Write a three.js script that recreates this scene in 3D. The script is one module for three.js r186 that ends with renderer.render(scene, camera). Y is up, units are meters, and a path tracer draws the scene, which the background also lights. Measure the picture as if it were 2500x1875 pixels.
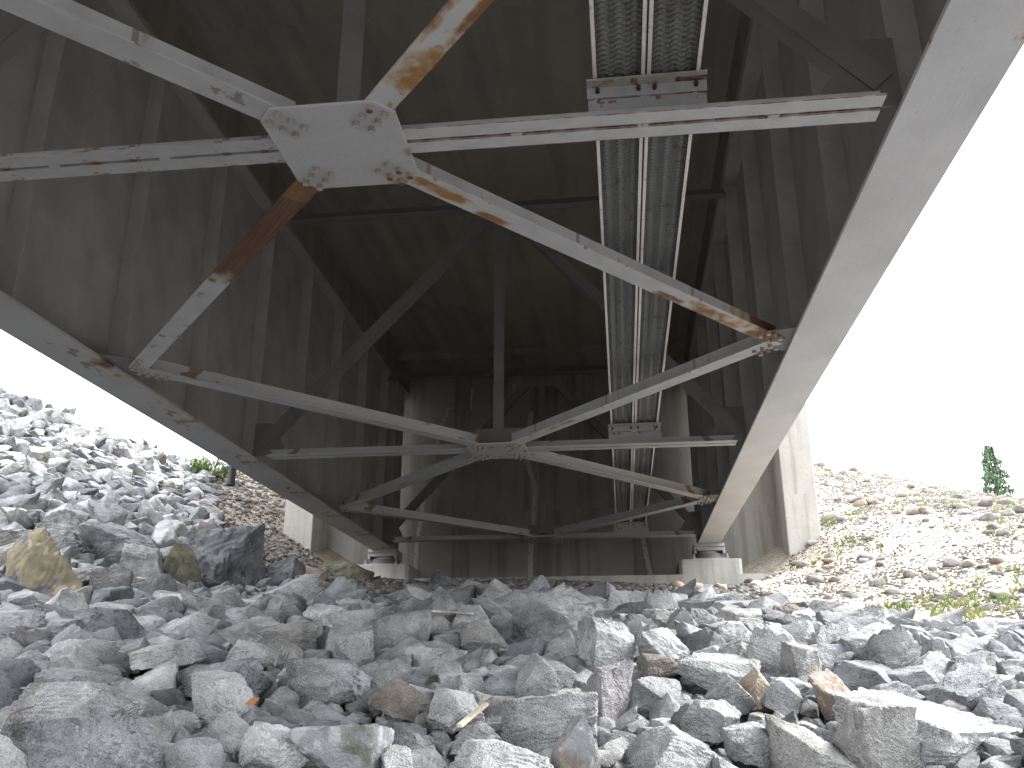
import * as THREE from 'three';
import { mergeGeometries, toCreasedNormals } from 'three/addons/utils/BufferGeometryUtils.js';
import { ConvexGeometry } from 'three/addons/geometries/ConvexGeometry.js';
import { ImprovedNoise } from 'three/addons/math/ImprovedNoise.js';

// ------------------------------------------------------------------ camera, sky, sun, exposure
const DEG = Math.PI / 180;
const scene = new THREE.Scene();
const camera = new THREE.PerspectiveCamera(46.24, 4 / 3, 0.1, 1500);
camera.rotation.order = 'YXZ';
camera.rotation.set(19.354 * DEG, 6.757 * DEG, 0);
camera.position.set(0, 0, 0);
camera.updateMatrixWorld(true);

const renderer = new THREE.WebGLRenderer({ antialias: true });
renderer.toneMapping = THREE.LinearToneMapping;
renderer.toneMappingExposure = 4.6;
renderer.shadowMap.enabled = true;

{ // bright overcast sky: a float equirect, brighter towards the zenith and round the veiled sun
  const W = 128, H = 64, d = new Float32Array(W * H * 4), sun = new THREE.Vector3(0.62, 0.72, -0.3).normalize();
  for (let j = 0; j < H; j++) for (let i = 0; i < W; i++) {
    const el = ((j + 0.5) / H - 0.5) * Math.PI, az = ((i + 0.5) / W) * 2 * Math.PI;
    const s = Math.max(0, Math.sin(el)), v = new THREE.Vector3(-Math.cos(el) * Math.cos(az), Math.sin(el), -Math.cos(el) * Math.sin(az));
    const glow = Math.pow(Math.max(0, v.dot(sun)), 5);
    let L = 0.62 + 0.5 * s + 0.75 * glow;
    if (el < 0) L = 0.3;
    const k = (j * W + i) * 4;
    d[k] = L * 0.97; d[k + 1] = L; d[k + 2] = L * 1.05; d[k + 3] = 1;
  }
  const t = new THREE.DataTexture(d, W, H, THREE.RGBAFormat, THREE.FloatType);
  t.mapping = THREE.EquirectangularReflectionMapping; t.magFilter = THREE.LinearFilter; t.minFilter = THREE.LinearFilter; t.wrapS = THREE.RepeatWrapping; t.needsUpdate = true;
  scene.background = t; scene.environment = t;
}
const sunLight = new THREE.DirectionalLight(new THREE.Color(1, 0.96, 0.9), 1.5);
sunLight.position.set(62, 72, -30); sunLight.castShadow = true; sunLight.shadow.radius = 22;
sunLight.shadow.mapSize.set(2048, 2048);
Object.assign(sunLight.shadow.camera, { left: -30, right: 30, top: 30, bottom: -30, near: 1, far: 200 });
sunLight.target.position.set(0, 2, -10); scene.add(sunLight, sunLight.target);

// ------------------------------------------------------------------ helpers
function RNG(s) { return () => { s |= 0; s = (s + 0x6d2b79f5) | 0; let t = Math.imul(s ^ (s >>> 15), 1 | s); t = (t + Math.imul(t ^ (t >>> 7), 61 | t)) ^ t; return ((t ^ (t >>> 14)) >>> 0) / 4294967296; }; }
const clamp = (x, a = 0, b = 1) => Math.min(b, Math.max(a, x)), mix = (a, b, t) => a + (b - a) * t, sstep = (a, b, x) => { const t = clamp((x - a) / (b - a)); return t * t * (3 - 2 * t); };
const names = {};
function numbered(n) { const k = names[n] = (names[n] ?? -1) + 1; return k ? `${n}_${String(k).padStart(3, '0')}` : n; }
function tag(o, label, category, group, kind) { if (label) o.userData.label = label; if (category) o.userData.category = category; if (group) o.userData.group = group; if (kind) o.userData.kind = kind; return o; }
function shade(o) { o.traverse((c) => { if (c.isMesh) { c.castShadow = true; c.receiveShadow = true; } }); return o; }
function thing(name, label, category, pos = [0, 0, 0], group) { const o = new THREE.Group(); o.name = numbered(name); o.position.set(...pos); scene.add(o); return tag(o, label, category, group); }
const P0 = new THREE.Vector3();
function part(name, geos, mat, parent) { // geometry given in world space, stored relative to its top-level parent
  const g = Array.isArray(geos) ? (geos.length > 1 ? mergeGeometries(geos.map((x) => (x.index ? x.toNonIndexed() : x).deleteAttribute ? (x.index ? x.toNonIndexed() : x) : x)) : geos[0]) : geos;
  parent.updateWorldMatrix(true, false); parent.getWorldPosition(P0); g.translate(-P0.x, -P0.y, -P0.z);
  const m = new THREE.Mesh(g, mat); m.name = parent === scene ? numbered(name) : name; m.castShadow = m.receiveShadow = true; parent.add(m); return m;
}
const V = (x, y, z) => new THREE.Vector3(x, y, z);
function metricUV(g, s = 1) { // box-projected uv in metres
  const q = g.index ? g.toNonIndexed() : g, p = q.attributes.position, n = p.count, uv = new Float32Array(n * 2);
  const a = V(), b = V(), c = V(), nn = V();
  for (let i = 0; i < n; i += 3) {
    a.fromBufferAttribute(p, i); b.fromBufferAttribute(p, i + 1); c.fromBufferAttribute(p, i + 2);
    nn.copy(b).sub(a).cross(c.clone().sub(a)); const ax = Math.abs(nn.x), ay = Math.abs(nn.y), az = Math.abs(nn.z);
    [a, b, c].forEach((v, k) => { const [u, w] = ay >= ax && ay >= az ? [v.x, v.z] : ax >= az ? [v.z, v.y] : [v.x, v.y]; uv[(i + k) * 2] = u * s; uv[(i + k) * 2 + 1] = w * s; });
  }
  q.setAttribute('uv', new THREE.BufferAttribute(uv, 2)); return q;
}
function box(x0, x1, y0, y1, z0, z1) { const g = new THREE.BoxGeometry(Math.abs(x1 - x0), Math.abs(y1 - y0), Math.abs(z1 - z0)); g.translate((x0 + x1) / 2, (y0 + y1) / 2, (z0 + z1) / 2); return metricUV(g); }
function beam(p0, p1, w, t, offX = 0, offY = 0, norm = false) { // box from p0 to p1, w across, t up; u runs along
  const L = p0.distanceTo(p1), g = new THREE.BoxGeometry(w, t, L).toNonIndexed(), p = g.attributes.position, uv = g.attributes.uv, nr = g.attributes.normal;
  for (let i = 0; i < p.count; i++) {
    const x = p.getX(i), y = p.getY(i), z = p.getZ(i), side = Math.abs(nr.getX(i)) > 0.5;
    uv.setXY(i, norm ? z / L + 0.5 : z + L / 2, norm ? (side ? 0.02 + 0.04 * (y / t + 0.5) : x / w + 0.5) : side ? y : x);
  }
  g.translate(offX, offY, 0);
  const zz = p1.clone().sub(p0).normalize(), up = Math.abs(zz.y) > 0.9 ? V(0, 0, 1) : V(0, 1, 0), xx = up.clone().cross(zz).normalize(), yy = zz.clone().cross(xx);
  g.applyMatrix4(new THREE.Matrix4().makeBasis(xx, yy, zz).setPosition(p0.clone().add(p1).multiplyScalar(0.5)));
  return g;
}
function extr(pts, y0, y1) { // horizontal plate from [x, z] corners
  const s = new THREE.Shape(pts.map(([x, z]) => new THREE.Vector2(x, -z)));
  const g = new THREE.ExtrudeGeometry(s, { depth: y1 - y0, bevelEnabled: true, bevelThickness: 0.002, bevelSize: 0.002, bevelSegments: 1 });
  g.rotateX(-Math.PI / 2); g.translate(0, y0, 0); return metricUV(g);
}

// ------------------------------------------------------------------ noise and textures
const IN = new ImprovedNoise();
function vnoise(seed, per) { const r = RNG(seed), t = new Float32Array(per * per).map(() => r()); return (u, v) => { u *= per; v *= per; const i = Math.floor(u), j = Math.floor(v), f = u - i, g = v - j, a = f * f * (3 - 2 * f), b = g * g * (3 - 2 * g), I = ((i % per) + per) % per, J = ((j % per) + per) % per, I1 = (I + 1) % per, J1 = (J + 1) % per; return mix(mix(t[J * per + I], t[J * per + I1], a), mix(t[J1 * per + I], t[J1 * per + I1], a), b); }; }
function fbm(seed, per, oct) { const L = []; for (let o = 0; o < oct; o++) L.push(vnoise(seed + o * 17, per << o)); return (u, v) => { let s = 0, a = 0.5, n = 0; for (const f of L) { s += a * f(u, v); n += a; a *= 0.55; } return s / n; }; }
const enc = (x) => { x = clamp(x); return Math.round(255 * (x <= 0.0031308 ? 12.92 * x : 1.055 * Math.pow(x, 1 / 2.4) - 0.055)); };
function tex(W, H, fn, linear = false, rep = 1) { // fn(u, v) -> linear [r, g, b] or a number
  const d = new Uint8Array(W * H * 4);
  for (let j = 0; j < H; j++) for (let i = 0; i < W; i++) { const c = fn((i + 0.5) / W, (j + 0.5) / H), k = (j * W + i) * 4; const [r, g, b] = typeof c === 'number' ? [c, c, c] : c; d[k] = linear ? clamp(r) * 255 : enc(r); d[k + 1] = linear ? clamp(g) * 255 : enc(g); d[k + 2] = linear ? clamp(b) * 255 : enc(b); d[k + 3] = 255; }
  const t = new THREE.DataTexture(d, W, H); t.wrapS = t.wrapT = THREE.RepeatWrapping; t.magFilter = THREE.LinearFilter; t.minFilter = THREE.LinearMipmapLinearFilter; t.generateMipmaps = true; if (!linear) t.colorSpace = THREE.SRGBColorSpace; t.repeat.set(rep, rep); t.needsUpdate = true; return t;
}
const std = (o) => new THREE.MeshStandardMaterial({ roughness: 0.9, metalness: 0, ...o });
const lin = (r, g, b) => new THREE.Color().setRGB(r, g, b);

// rock: speckled grey with pale scratches and dusty clouds
const rA = fbm(3, 4, 6), rB = fbm(11, 6, 5), rC = vnoise(7, 256), rD = fbm(23, 3, 4), rE = vnoise(29, 128);
const rockMap = tex(1024, 1024, (u, v) => {
  const a = rA(u, v), b = rB(u + 0.08 * rD(u, v), v), c = rC(u, v), e = rE(u, v);
  let L = 0.5 + 0.95 * (a - 0.5) + 0.45 * (b - 0.5) + 0.24 * (c - 0.5) + 0.2 * (e - 0.5);
  const vein = Math.abs(b - 0.5); if (vein < 0.012) L += 0.09 * (1 - vein / 0.012);
  if (c > 0.9) L += 0.16; if (c < 0.08) L -= 0.18; const fr = rD(u * 2, v * 2); if (fr > 0.62) L += 0.1 * sstep(0.62, 0.68, fr) * (0.4 + e);
  const w = clamp((rD(v, u) - 0.52) * 3);
  return [L * (0.99 + 0.05 * w), L * (1.0 + 0.01 * w), L * (1.02 - 0.07 * w)];
});
const rockBump = tex(1024, 1024, (u, v) => { const b = rB(u + 0.08 * rD(u, v), v); return 0.55 * rA(u, v) + 0.3 * Math.abs(2 * b - 1) + 0.1 * rC(u, v) + 0.1 * rE(u, v); }, true);
const rockMat = (r, g, b) => std({ map: rockMap, bumpMap: rockBump, bumpScale: 0.045, color: lin(r, g, b), roughness: 0.92 });
const ROCK = {
  blue: rockMat(0.455, 0.46, 0.468), grey: rockMat(0.52, 0.52, 0.515), pale: rockMat(0.7, 0.7, 0.685), dark: rockMat(0.3, 0.305, 0.315),
  brown: rockMat(0.34, 0.3, 0.26), tan: rockMat(0.68, 0.55, 0.42), olive: rockMat(0.36, 0.35, 0.25), purple: rockMat(0.44, 0.42, 0.43), white: rockMat(0.86, 0.85, 0.83), warm: rockMat(0.5, 0.485, 0.46),
};
// yellow-brown weathered face, partly mossy face
const weather = (c1, c2, seed, lo, hi) => { const f = fbm(seed, 3, 6), k = fbm(seed + 40, 10, 4); return std({ map: tex(512, 512, (u, v) => { const t = sstep(lo, hi, f(u, v)), s = 0.7 + 0.6 * (k(u, v) - 0.5) + 0.2 * (rC(u, v) - 0.5), w = 0.12 * sstep(0.66, 0.72, k(u, v)); return [0, 1, 2].map((i) => mix(c1[i], c2[i], t) * s + w); }), bumpMap: rockBump, bumpScale: 0.02, roughness: 0.93 }); };
const yellowRock = weather([0.2, 0.21, 0.24], [0.33, 0.285, 0.19], 71, 0.3, 0.42), mossRock = weather([0.42, 0.42, 0.43], [0.24, 0.25, 0.15], 83, 0.48, 0.58), stainRock = weather([0.36, 0.36, 0.37], [0.3, 0.22, 0.15], 91, 0.46, 0.6);

// steel paint: pale grey, chalky, freckled with rust
const sA = fbm(31, 4, 6), sB = fbm(37, 16, 4), sC = vnoise(41, 200);
const paintBase = (u, v, L = 0.36) => { const a = sA(u, v) - 0.5, q = L * (1 + 0.34 * a + 0.08 * (sC(u, v) - 0.5)); return [q * 1.0, q * 0.985, q * 0.975]; };
const rustCol = (t, n) => { const c1 = [0.085, 0.035, 0.022], c2 = [0.3, 0.15, 0.045]; return [0, 1, 2].map((i) => mix(c1[i], c2[i], clamp(t + (n - 0.5) * 0.7))); };
const blend = (a, b, t) => [0, 1, 2].map((i) => mix(a[i], b[i], t));
const paintMap = tex(1024, 1024, (u, v) => { const n = sB(u, v) * 0.6 + sA(v, u) * 0.4; return blend(paintBase(u, v), rustCol(0.2, sC(u, v)), sstep(0.615, 0.66, n) * 0.8); });
const paintBump = tex(512, 512, (u, v) => 0.5 * sA(u, v) + 0.5 * sB(u, v), true);
const paint = std({ map: paintMap, bumpMap: paintBump, bumpScale: 0.002, roughness: 0.62, metalness: 0 });
const shadedPaint = std({ map: tex(256, 256, (u, v) => paintBase(u, v, 0.15).map((c, i) => c * [1, 0.97, 0.93][i])), roughness: 0.8 });  // same grey steel paint, darkened to put under-deck shade into the colour
const webPaint = std({ map: tex(512, 512, (u, v) => { const p = paintBase(u, v, 0.36), d = fbmWeb(u, v); return [p[0] * d, p[1] * d * 0.985, p[2] * d * 0.95]; }), roughness: 0.75 });
function fbmWeb(u, v) { return 0.95 + 0.25 * (sA(u, v * 0.5) - 0.5); }
function rusted(W, H, spots, aspect, seed, edge = 0, L = 0.36, fine = 1) { // spots: [u0, u1, v0, v1, strength, tone]; u along, v across
  const f = fbm(seed, 8, 5), g = fbm(seed + 9, 24, 3);
  return std({ map: tex(W, H, (u, v) => {
    const p = paintBase(u * aspect * 0.25, v * 0.25, L), fu = u * aspect * 0.12 * fine, fv = v * 0.16 * fine, n = f(fu, fv) * 0.65 + g(fu, fv) * 0.35;
    let m = 0, tone = 0.2;
    for (const [u0, u1, v0, v1, s, t] of spots) { const du = (u1 - u0) * 0.22 + 0.004, dv = 0.18, q = s * sstep(u0 - du, u0 + du, u) * (1 - sstep(u1 - du, u1 + du, u)) * sstep(v0 - dv, v0 + dv, v) * (1 - sstep(v1 - dv, v1 + dv, v)); if (q > m) { m = q; tone = t; } }
    const fr = fine > 3 ? sstep(0.72, 0.76, n) * 0.4 : sstep(0.64, 0.7, n) * 0.6, ed = edge ? Math.max(1 - sstep(0, 0.1, v), sstep(0.9, 1, v)) * edge : 0;
    const k = Math.max(sstep(0.44, 0.86, m * 0.78 + (n - 0.5) * 1.1 * (m > 0 ? 1 : 0)), fr, sstep(0.52, 0.7, ed * 0.45 + n * 0.5));
    const halo = sstep(0.28, 0.6, m * 0.7 + (n - 0.5) * 0.9 * (m > 0 ? 1 : 0)) * 0.6, h = [0.46, 0.35, 0.2];
    return blend(blend(p, h, halo), rustCol(tone, g(v, u)), k);
  }), bumpMap: paintBump, bumpScale: 0.002, roughness: 0.72 });
}
// concrete: board marks, streaks
const cA = fbm(51, 4, 6), cB = vnoise(53, 160), cC = fbm(59, 3, 4);
function concrete(r, g, b, streak, seed) { const st = fbm(seed, 24, 4), m = fbm(seed + 5, 2, 5); return std({ map: tex(1024, 1024, (u, v) => { let s = 1 + 0.4 * (cA(u, v) - 0.5) + 0.1 * (cB(u, v) - 0.5); const k = sstep(0.45, 0.75, st(u, v * 0.06) * 0.75 + m(u, v) * 0.3) * streak; s *= 1 - 0.55 * k; if (cB(u * 1.3, v * 1.3) > 0.985) s *= 0.55; return [r * s, g * s * (1 - 0.03 * k), b * s * (1 - 0.1 * k)]; }, false, 0.25), bumpMap: tex(256, 256, (u, v) => cA(u, v) * 0.7 + cB(u, v) * 0.3, true, 0.25), bumpScale: 0.006, roughness: 0.92 }); }
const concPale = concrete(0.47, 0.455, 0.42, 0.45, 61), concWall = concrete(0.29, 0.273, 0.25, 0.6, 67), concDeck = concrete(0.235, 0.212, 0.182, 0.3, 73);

// ------------------------------------------------------------------ ground: one sheet through surveyed heights
const PTS = [[-2.48,-4.1,-0.29],[-2.9,-4.74,-0.11],[-3.59,-5.77,0.18],[-4.34,-6.9,0.49],[-0.55,-4.67,-0.31],[-0.65,-5.48,-0.12],[-0.81,-6.84,0.2],[-1.0,-8.4,0.56],[1.14,-4.63,-0.29],[1.36,-5.38,-0.11],[1.71,-6.6,0.18],[2.1,-7.96,0.51],[-6.82,-9.38,1.27],[-8.08,-10.94,2.08],[-9.6,-12.8,3.16],[-11.09,-14.55,4.46],[-12.21,-15.84,5.53],[-13.18,-16.98,6.38],[-6.26,-10.24,1.37],[-7.38,-11.9,2.23],[-9.33,-14.81,3.7],[-11.02,-17.28,5.12],[-11.88,-18.52,5.88],[-5.63,-11.72,1.54],[-6.79,-13.93,2.58],[-8.85,-17.94,4.21],[-10.68,-21.49,5.74],[-7.03,-16.57,2.95],[-8.07,-20.47,4.41],[-10.08,-23.97,6.12],[-7.1,-18.48,3.28],[-6.37,-18.11,2.77],[-5.46,-16.94,2.28],[-4.9,-13.65,1.67],[-3.52,-15.61,1.95],[-2.05,-16.88,2.06],[-0.34,-17.0,1.97],[0.77,-17.48,1.95],[-1.4,-11.82,1.2],[0.36,-12.59,1.19],[2.71,-17.79,2.17],[3.29,-18.51,2.51],[3.42,-18.59,2.64],[4.08,-18.86,3.2],[5.12,-21.91,4.5],[6.04,-27.34,6.69],[7.97,-25.8,5.84],[10.05,-23.44,4.64],[5.35,-16.66,2.4],[6.17,-14.76,2.03],[3.71,-15.05,1.67],[2.02,-13.45,1.32],[3.75,-12.03,0.93],[4.45,-10.93,0.84],[3.03,-7.62,0.21],[1.91,-4.94,-0.19],[-15,-26,6.7],[-22,-18,7],[-12,-32,6.6],[4,-34,7.1],[8,-31,6.3],[12,-32,5.6],[16,-26,4.5],[22,-22,3.4],[-2,-24,6.6],[-2,0,-1.4],[-6,5,-2.5],[6,5,-2.5],[14,0,-0.6],[-12,0,0.6],[-18,-8,5],[-22,-2,4],[16,-10,2.4],[-4.9,-18.9,1.9],[-1.5,-19.3,1.85],[1.8,-18.9,1.85],[-1.5,-18,2.05]];
const tps = (r2) => (r2 > 0 ? 0.5 * r2 * Math.log(r2) : 0);
const TW = (() => { const n = PTS.length, N = n + 3, A = Array.from({ length: N }, () => new Float64Array(N + 1)); for (let i = 0; i < n; i++) { for (let j = 0; j < n; j++) A[i][j] = tps((PTS[i][0] - PTS[j][0]) ** 2 + (PTS[i][1] - PTS[j][1]) ** 2) + (i === j ? 0.3 : 0); A[i][n] = A[n][i] = 1; A[i][n + 1] = A[n + 1][i] = PTS[i][0]; A[i][n + 2] = A[n + 2][i] = PTS[i][1]; A[i][N] = PTS[i][2]; }
  for (let c = 0; c < N; c++) { let p = c; for (let r = c + 1; r < N; r++) if (Math.abs(A[r][c]) > Math.abs(A[p][c])) p = r; [A[c], A[p]] = [A[p], A[c]]; for (let r = 0; r < N; r++) if (r !== c) { const f = A[r][c] / A[c][c]; if (f) for (let k = c; k <= N; k++) A[r][k] -= f * A[c][k]; } } return A.map((r, i) => r[N] / r[i]); })();
function groundY(x, z) {
  const cx = clamp(x, -24, 24), cz = clamp(z, -36, 8), n = PTS.length; let s = TW[n] + TW[n + 1] * cx + TW[n + 2] * cz;
  for (let i = 0; i < n; i++) s += TW[i] * tps((PTS[i][0] - cx) ** 2 + (PTS[i][1] - cz) ** 2);
  if (z > -15 || x < -6) s -= 0.14 * sstep(0, 0.8, Math.min(leftEdge(z), rightEdge(z)) - x); const out = Math.hypot(x - cx, z - cz), far = z < -14 ? 7.2 : -3.5; return mix(s, far, sstep(0, 40, out));
}
const leftEdge = (z) => (z < -14 ? -6.5 + (z + 14) * 0.5 : z < -13.4 ? -4.9 : 99);
const rightEdge = (z) => (z < -14.2 ? 0.7 : z < -12.5 ? mix(0.76, 1.57, (z + 14.2) / 1.7) : z < -10.5 ? mix(1.57, 2.05, (z + 12.5) / 2) : z < -7.5 ? 2.05 : 1.95);
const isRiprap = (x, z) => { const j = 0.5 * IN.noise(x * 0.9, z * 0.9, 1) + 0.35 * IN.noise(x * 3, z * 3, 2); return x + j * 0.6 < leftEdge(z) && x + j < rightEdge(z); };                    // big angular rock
const isSlate = (x, z) => !isRiprap(x, z) && x > 0 && z > -9.7 - Math.max(0, 3.9 - x) * 0.25;        // small dark broken rock
{
  const xs = [], zs = []; for (let x = -400; x < -26; x += 34) xs.push(x); for (let x = -26; x <= 24; x += 0.3) xs.push(x); for (let x = 30; x <= 420; x += 34) xs.push(x);
  for (let z = -420; z < -38; z += 34) zs.push(z); for (let z = -38; z <= 8; z += 0.3) zs.push(z); for (let z = 14; z <= 400; z += 34) zs.push(z);
  const nx = xs.length, nz = zs.length, pos = new Float32Array(nx * nz * 3), col = new Float32Array(nx * nz * 3), uv = new Float32Array(nx * nz * 2), idx = [];
  for (let j = 0; j < nz; j++) for (let i = 0; i < nx; i++) {
    const x = xs[i], z = zs[j], k = j * nx + i, n1 = IN.noise(x * 0.5, z * 0.5, 3), n2 = IN.noise(x * 1.7, z * 1.7, 9);
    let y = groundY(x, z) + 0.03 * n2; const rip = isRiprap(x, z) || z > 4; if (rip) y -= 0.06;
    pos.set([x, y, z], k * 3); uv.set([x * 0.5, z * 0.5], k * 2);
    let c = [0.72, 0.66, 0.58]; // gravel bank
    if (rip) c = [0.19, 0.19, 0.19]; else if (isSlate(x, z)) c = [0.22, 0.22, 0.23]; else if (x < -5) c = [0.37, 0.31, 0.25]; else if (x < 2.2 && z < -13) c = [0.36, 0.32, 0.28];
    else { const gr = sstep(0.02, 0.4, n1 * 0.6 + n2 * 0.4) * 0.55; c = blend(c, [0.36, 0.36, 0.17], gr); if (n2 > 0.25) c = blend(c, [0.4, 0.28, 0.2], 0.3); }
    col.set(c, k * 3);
    if (i < nx - 1 && j < nz - 1) idx.push(k, k + nx, k + 1, k + 1, k + nx, k + nx + 1);
  }
  const g = new THREE.BufferGeometry(); g.setAttribute('position', new THREE.BufferAttribute(pos, 3)); g.setAttribute('color', new THREE.BufferAttribute(col, 3)); g.setAttribute('uv', new THREE.BufferAttribute(uv, 2)); g.setIndex(idx); g.computeVertexNormals();
  const gA = fbm(101, 16, 5), gB = vnoise(103, 180), gC = vnoise(107, 90);
  const gm = std({ vertexColors: true, map: tex(1024, 1024, (u, v) => { const s = 0.62 + 0.5 * (gA(u, v) - 0.5) + 0.5 * (gB(u, v) - 0.5) + 0.35 * (gC(u, v) - 0.5); return [s, s * 0.985, s * 0.96]; }), bumpMap: tex(1024, 1024, (u, v) => 0.4 * gA(u, v) + 0.35 * gB(u, v) + 0.3 * gC(u, v), true), bumpScale: 0.03, roughness: 0.97 });
  const m = new THREE.Mesh(g, gm); m.name = 'ground'; m.receiveShadow = m.castShadow = true; tag(m, 'rocky bank rising under the bridge, gravel on the right', null, null, 'structure'); scene.add(m);
}

// ------------------------------------------------------------------ abutment
const GX = [-4.965, 1.82], ZE = -19.25, FY = 3.0; // girder lines, girder end, underside of the bottom flanges
{
  const ab = thing('abutment', 'grey concrete bridge abutment with backwall, wing walls and two pedestals', 'abutment', [-1.6, 1.5, -19.4]);
  part('backwall', box(-6.6, 3.42, 1.2, 7.29, -20.5, -19.8), concWall, ab);
  part('approach_slab', box(-6.6, 3.42, 7.292, 7.55, -34, -19.62), concDeck, ab);
  part('bearing_seat', [box(-6.6, 3.4, 0.8, 2.34, -19.8, -18.3)], concPale, ab);
  for (const [a, b, c, d] of [[-5.56, -4.36, -18.42, -19.6], [1.2, 2.4, -18.42, -19.6]]) {
    const s = new THREE.Shape([[a + 0.05, c], [a, c - 0.05], [a, d], [b, d], [b, c - 0.05], [b - 0.05, c]].map(([x, z]) => new THREE.Vector2(x, -z)));
    const g = new THREE.ExtrudeGeometry(s, { depth: 0.31, bevelEnabled: true, bevelThickness: 0.015, bevelSize: 0.015, bevelSegments: 2 }); g.rotateX(-Math.PI / 2); g.translate(0, 2.33, 0);
    part('pedestal', metricUV(g), concPale, ab);
  }
  for (const [a, b, q] of [[-7.22, -6.6, -1], [3.42, 4.06, 1]]) {
    const s = new THREE.Shape(); s.moveTo(18.8, 1.0); s.lineTo(27, 1.0); s.lineTo(27, 7.6); s.lineTo(18.8, 7.6); s.closePath();
    const g = new THREE.ExtrudeGeometry(s, { depth: b - a, bevelEnabled: true, bevelThickness: 0.012, bevelSize: 0.012, bevelSegments: 1 }); g.rotateY(Math.PI / 2); g.translate(a, 0, 0);
    const w = part('wing_wall', metricUV(g), concPale, ab);
    for (const y of [3.3, 5.0]) part('form_joint', box(a + 0.02, b - 0.02, y, y + 0.012, -18.79, -18.785), concPale, w);
  }
  // pale sealed cracks with a row of injection ports
  const sealMat = std({ color: lin(0.42, 0.41, 0.38), roughness: 0.7 }), portMat = std({ color: lin(0.12, 0.1, 0.09) });
  for (const L of [[[-3.83, 6.48], [-3.93, 6.2], [-4.04, 5.85], [-4.1, 5.4]], [[-4.36, 4.3], [-4.4, 3.9], [-4.47, 3.3], [-4.5, 2.45]], [[-1.89, 6.3], [-1.96, 5.8], [-1.99, 5.09], [-1.9, 4.8], [-1.83, 4.5], [-1.86, 3.9], [-1.91, 3.4], [-1.95, 2.4]], [[0.44, 3.7], [0.52, 3.3], [0.58, 2.9], [0.67, 2.4]], [[-3.3, 6.9], [-3.32, 6.4]], [[-2.3, 7.0], [-2.3, 6.6]]]) {
    const c = new THREE.CatmullRomCurve3(L.map(([x, y]) => V(x, y, -19.797))), n = 24, pos = [], idx = [], w = L.length > 2 ? 0.055 : 0.025;
    for (let i = 0; i <= n; i++) { const p = c.getPoint(i / n); pos.push(p.x - w, p.y, p.z, p.x + w, p.y, p.z, p.x - w * 0.7, p.y, p.z + 0.008, p.x + w * 0.7, p.y, p.z + 0.008); if (i < n) { const k = i * 4; for (const [a, b] of [[0, 2], [2, 3], [3, 1]]) idx.push(k + a, k + b, k + 4 + a, k + b, k + 4 + b, k + 4 + a); } }
    const g = new THREE.BufferGeometry(); g.setAttribute('position', new THREE.Float32BufferAttribute(pos, 3)); g.setIndex(idx); g.computeVertexNormals();
    const s = part('crack_seal', g, sealMat, ab);
    if (L.length > 2) for (let i = 1; i < 12; i++) { const p = c.getPointAt(i / 12), q = new THREE.CylinderGeometry(0.012, 0.014, 0.03, 6); q.rotateX(Math.PI / 2); q.translate(p.x + (i % 2 ? 0.03 : -0.03), p.y, p.z + 0.02); part('injection_port', q, portMat, s); }
  }
}

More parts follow.
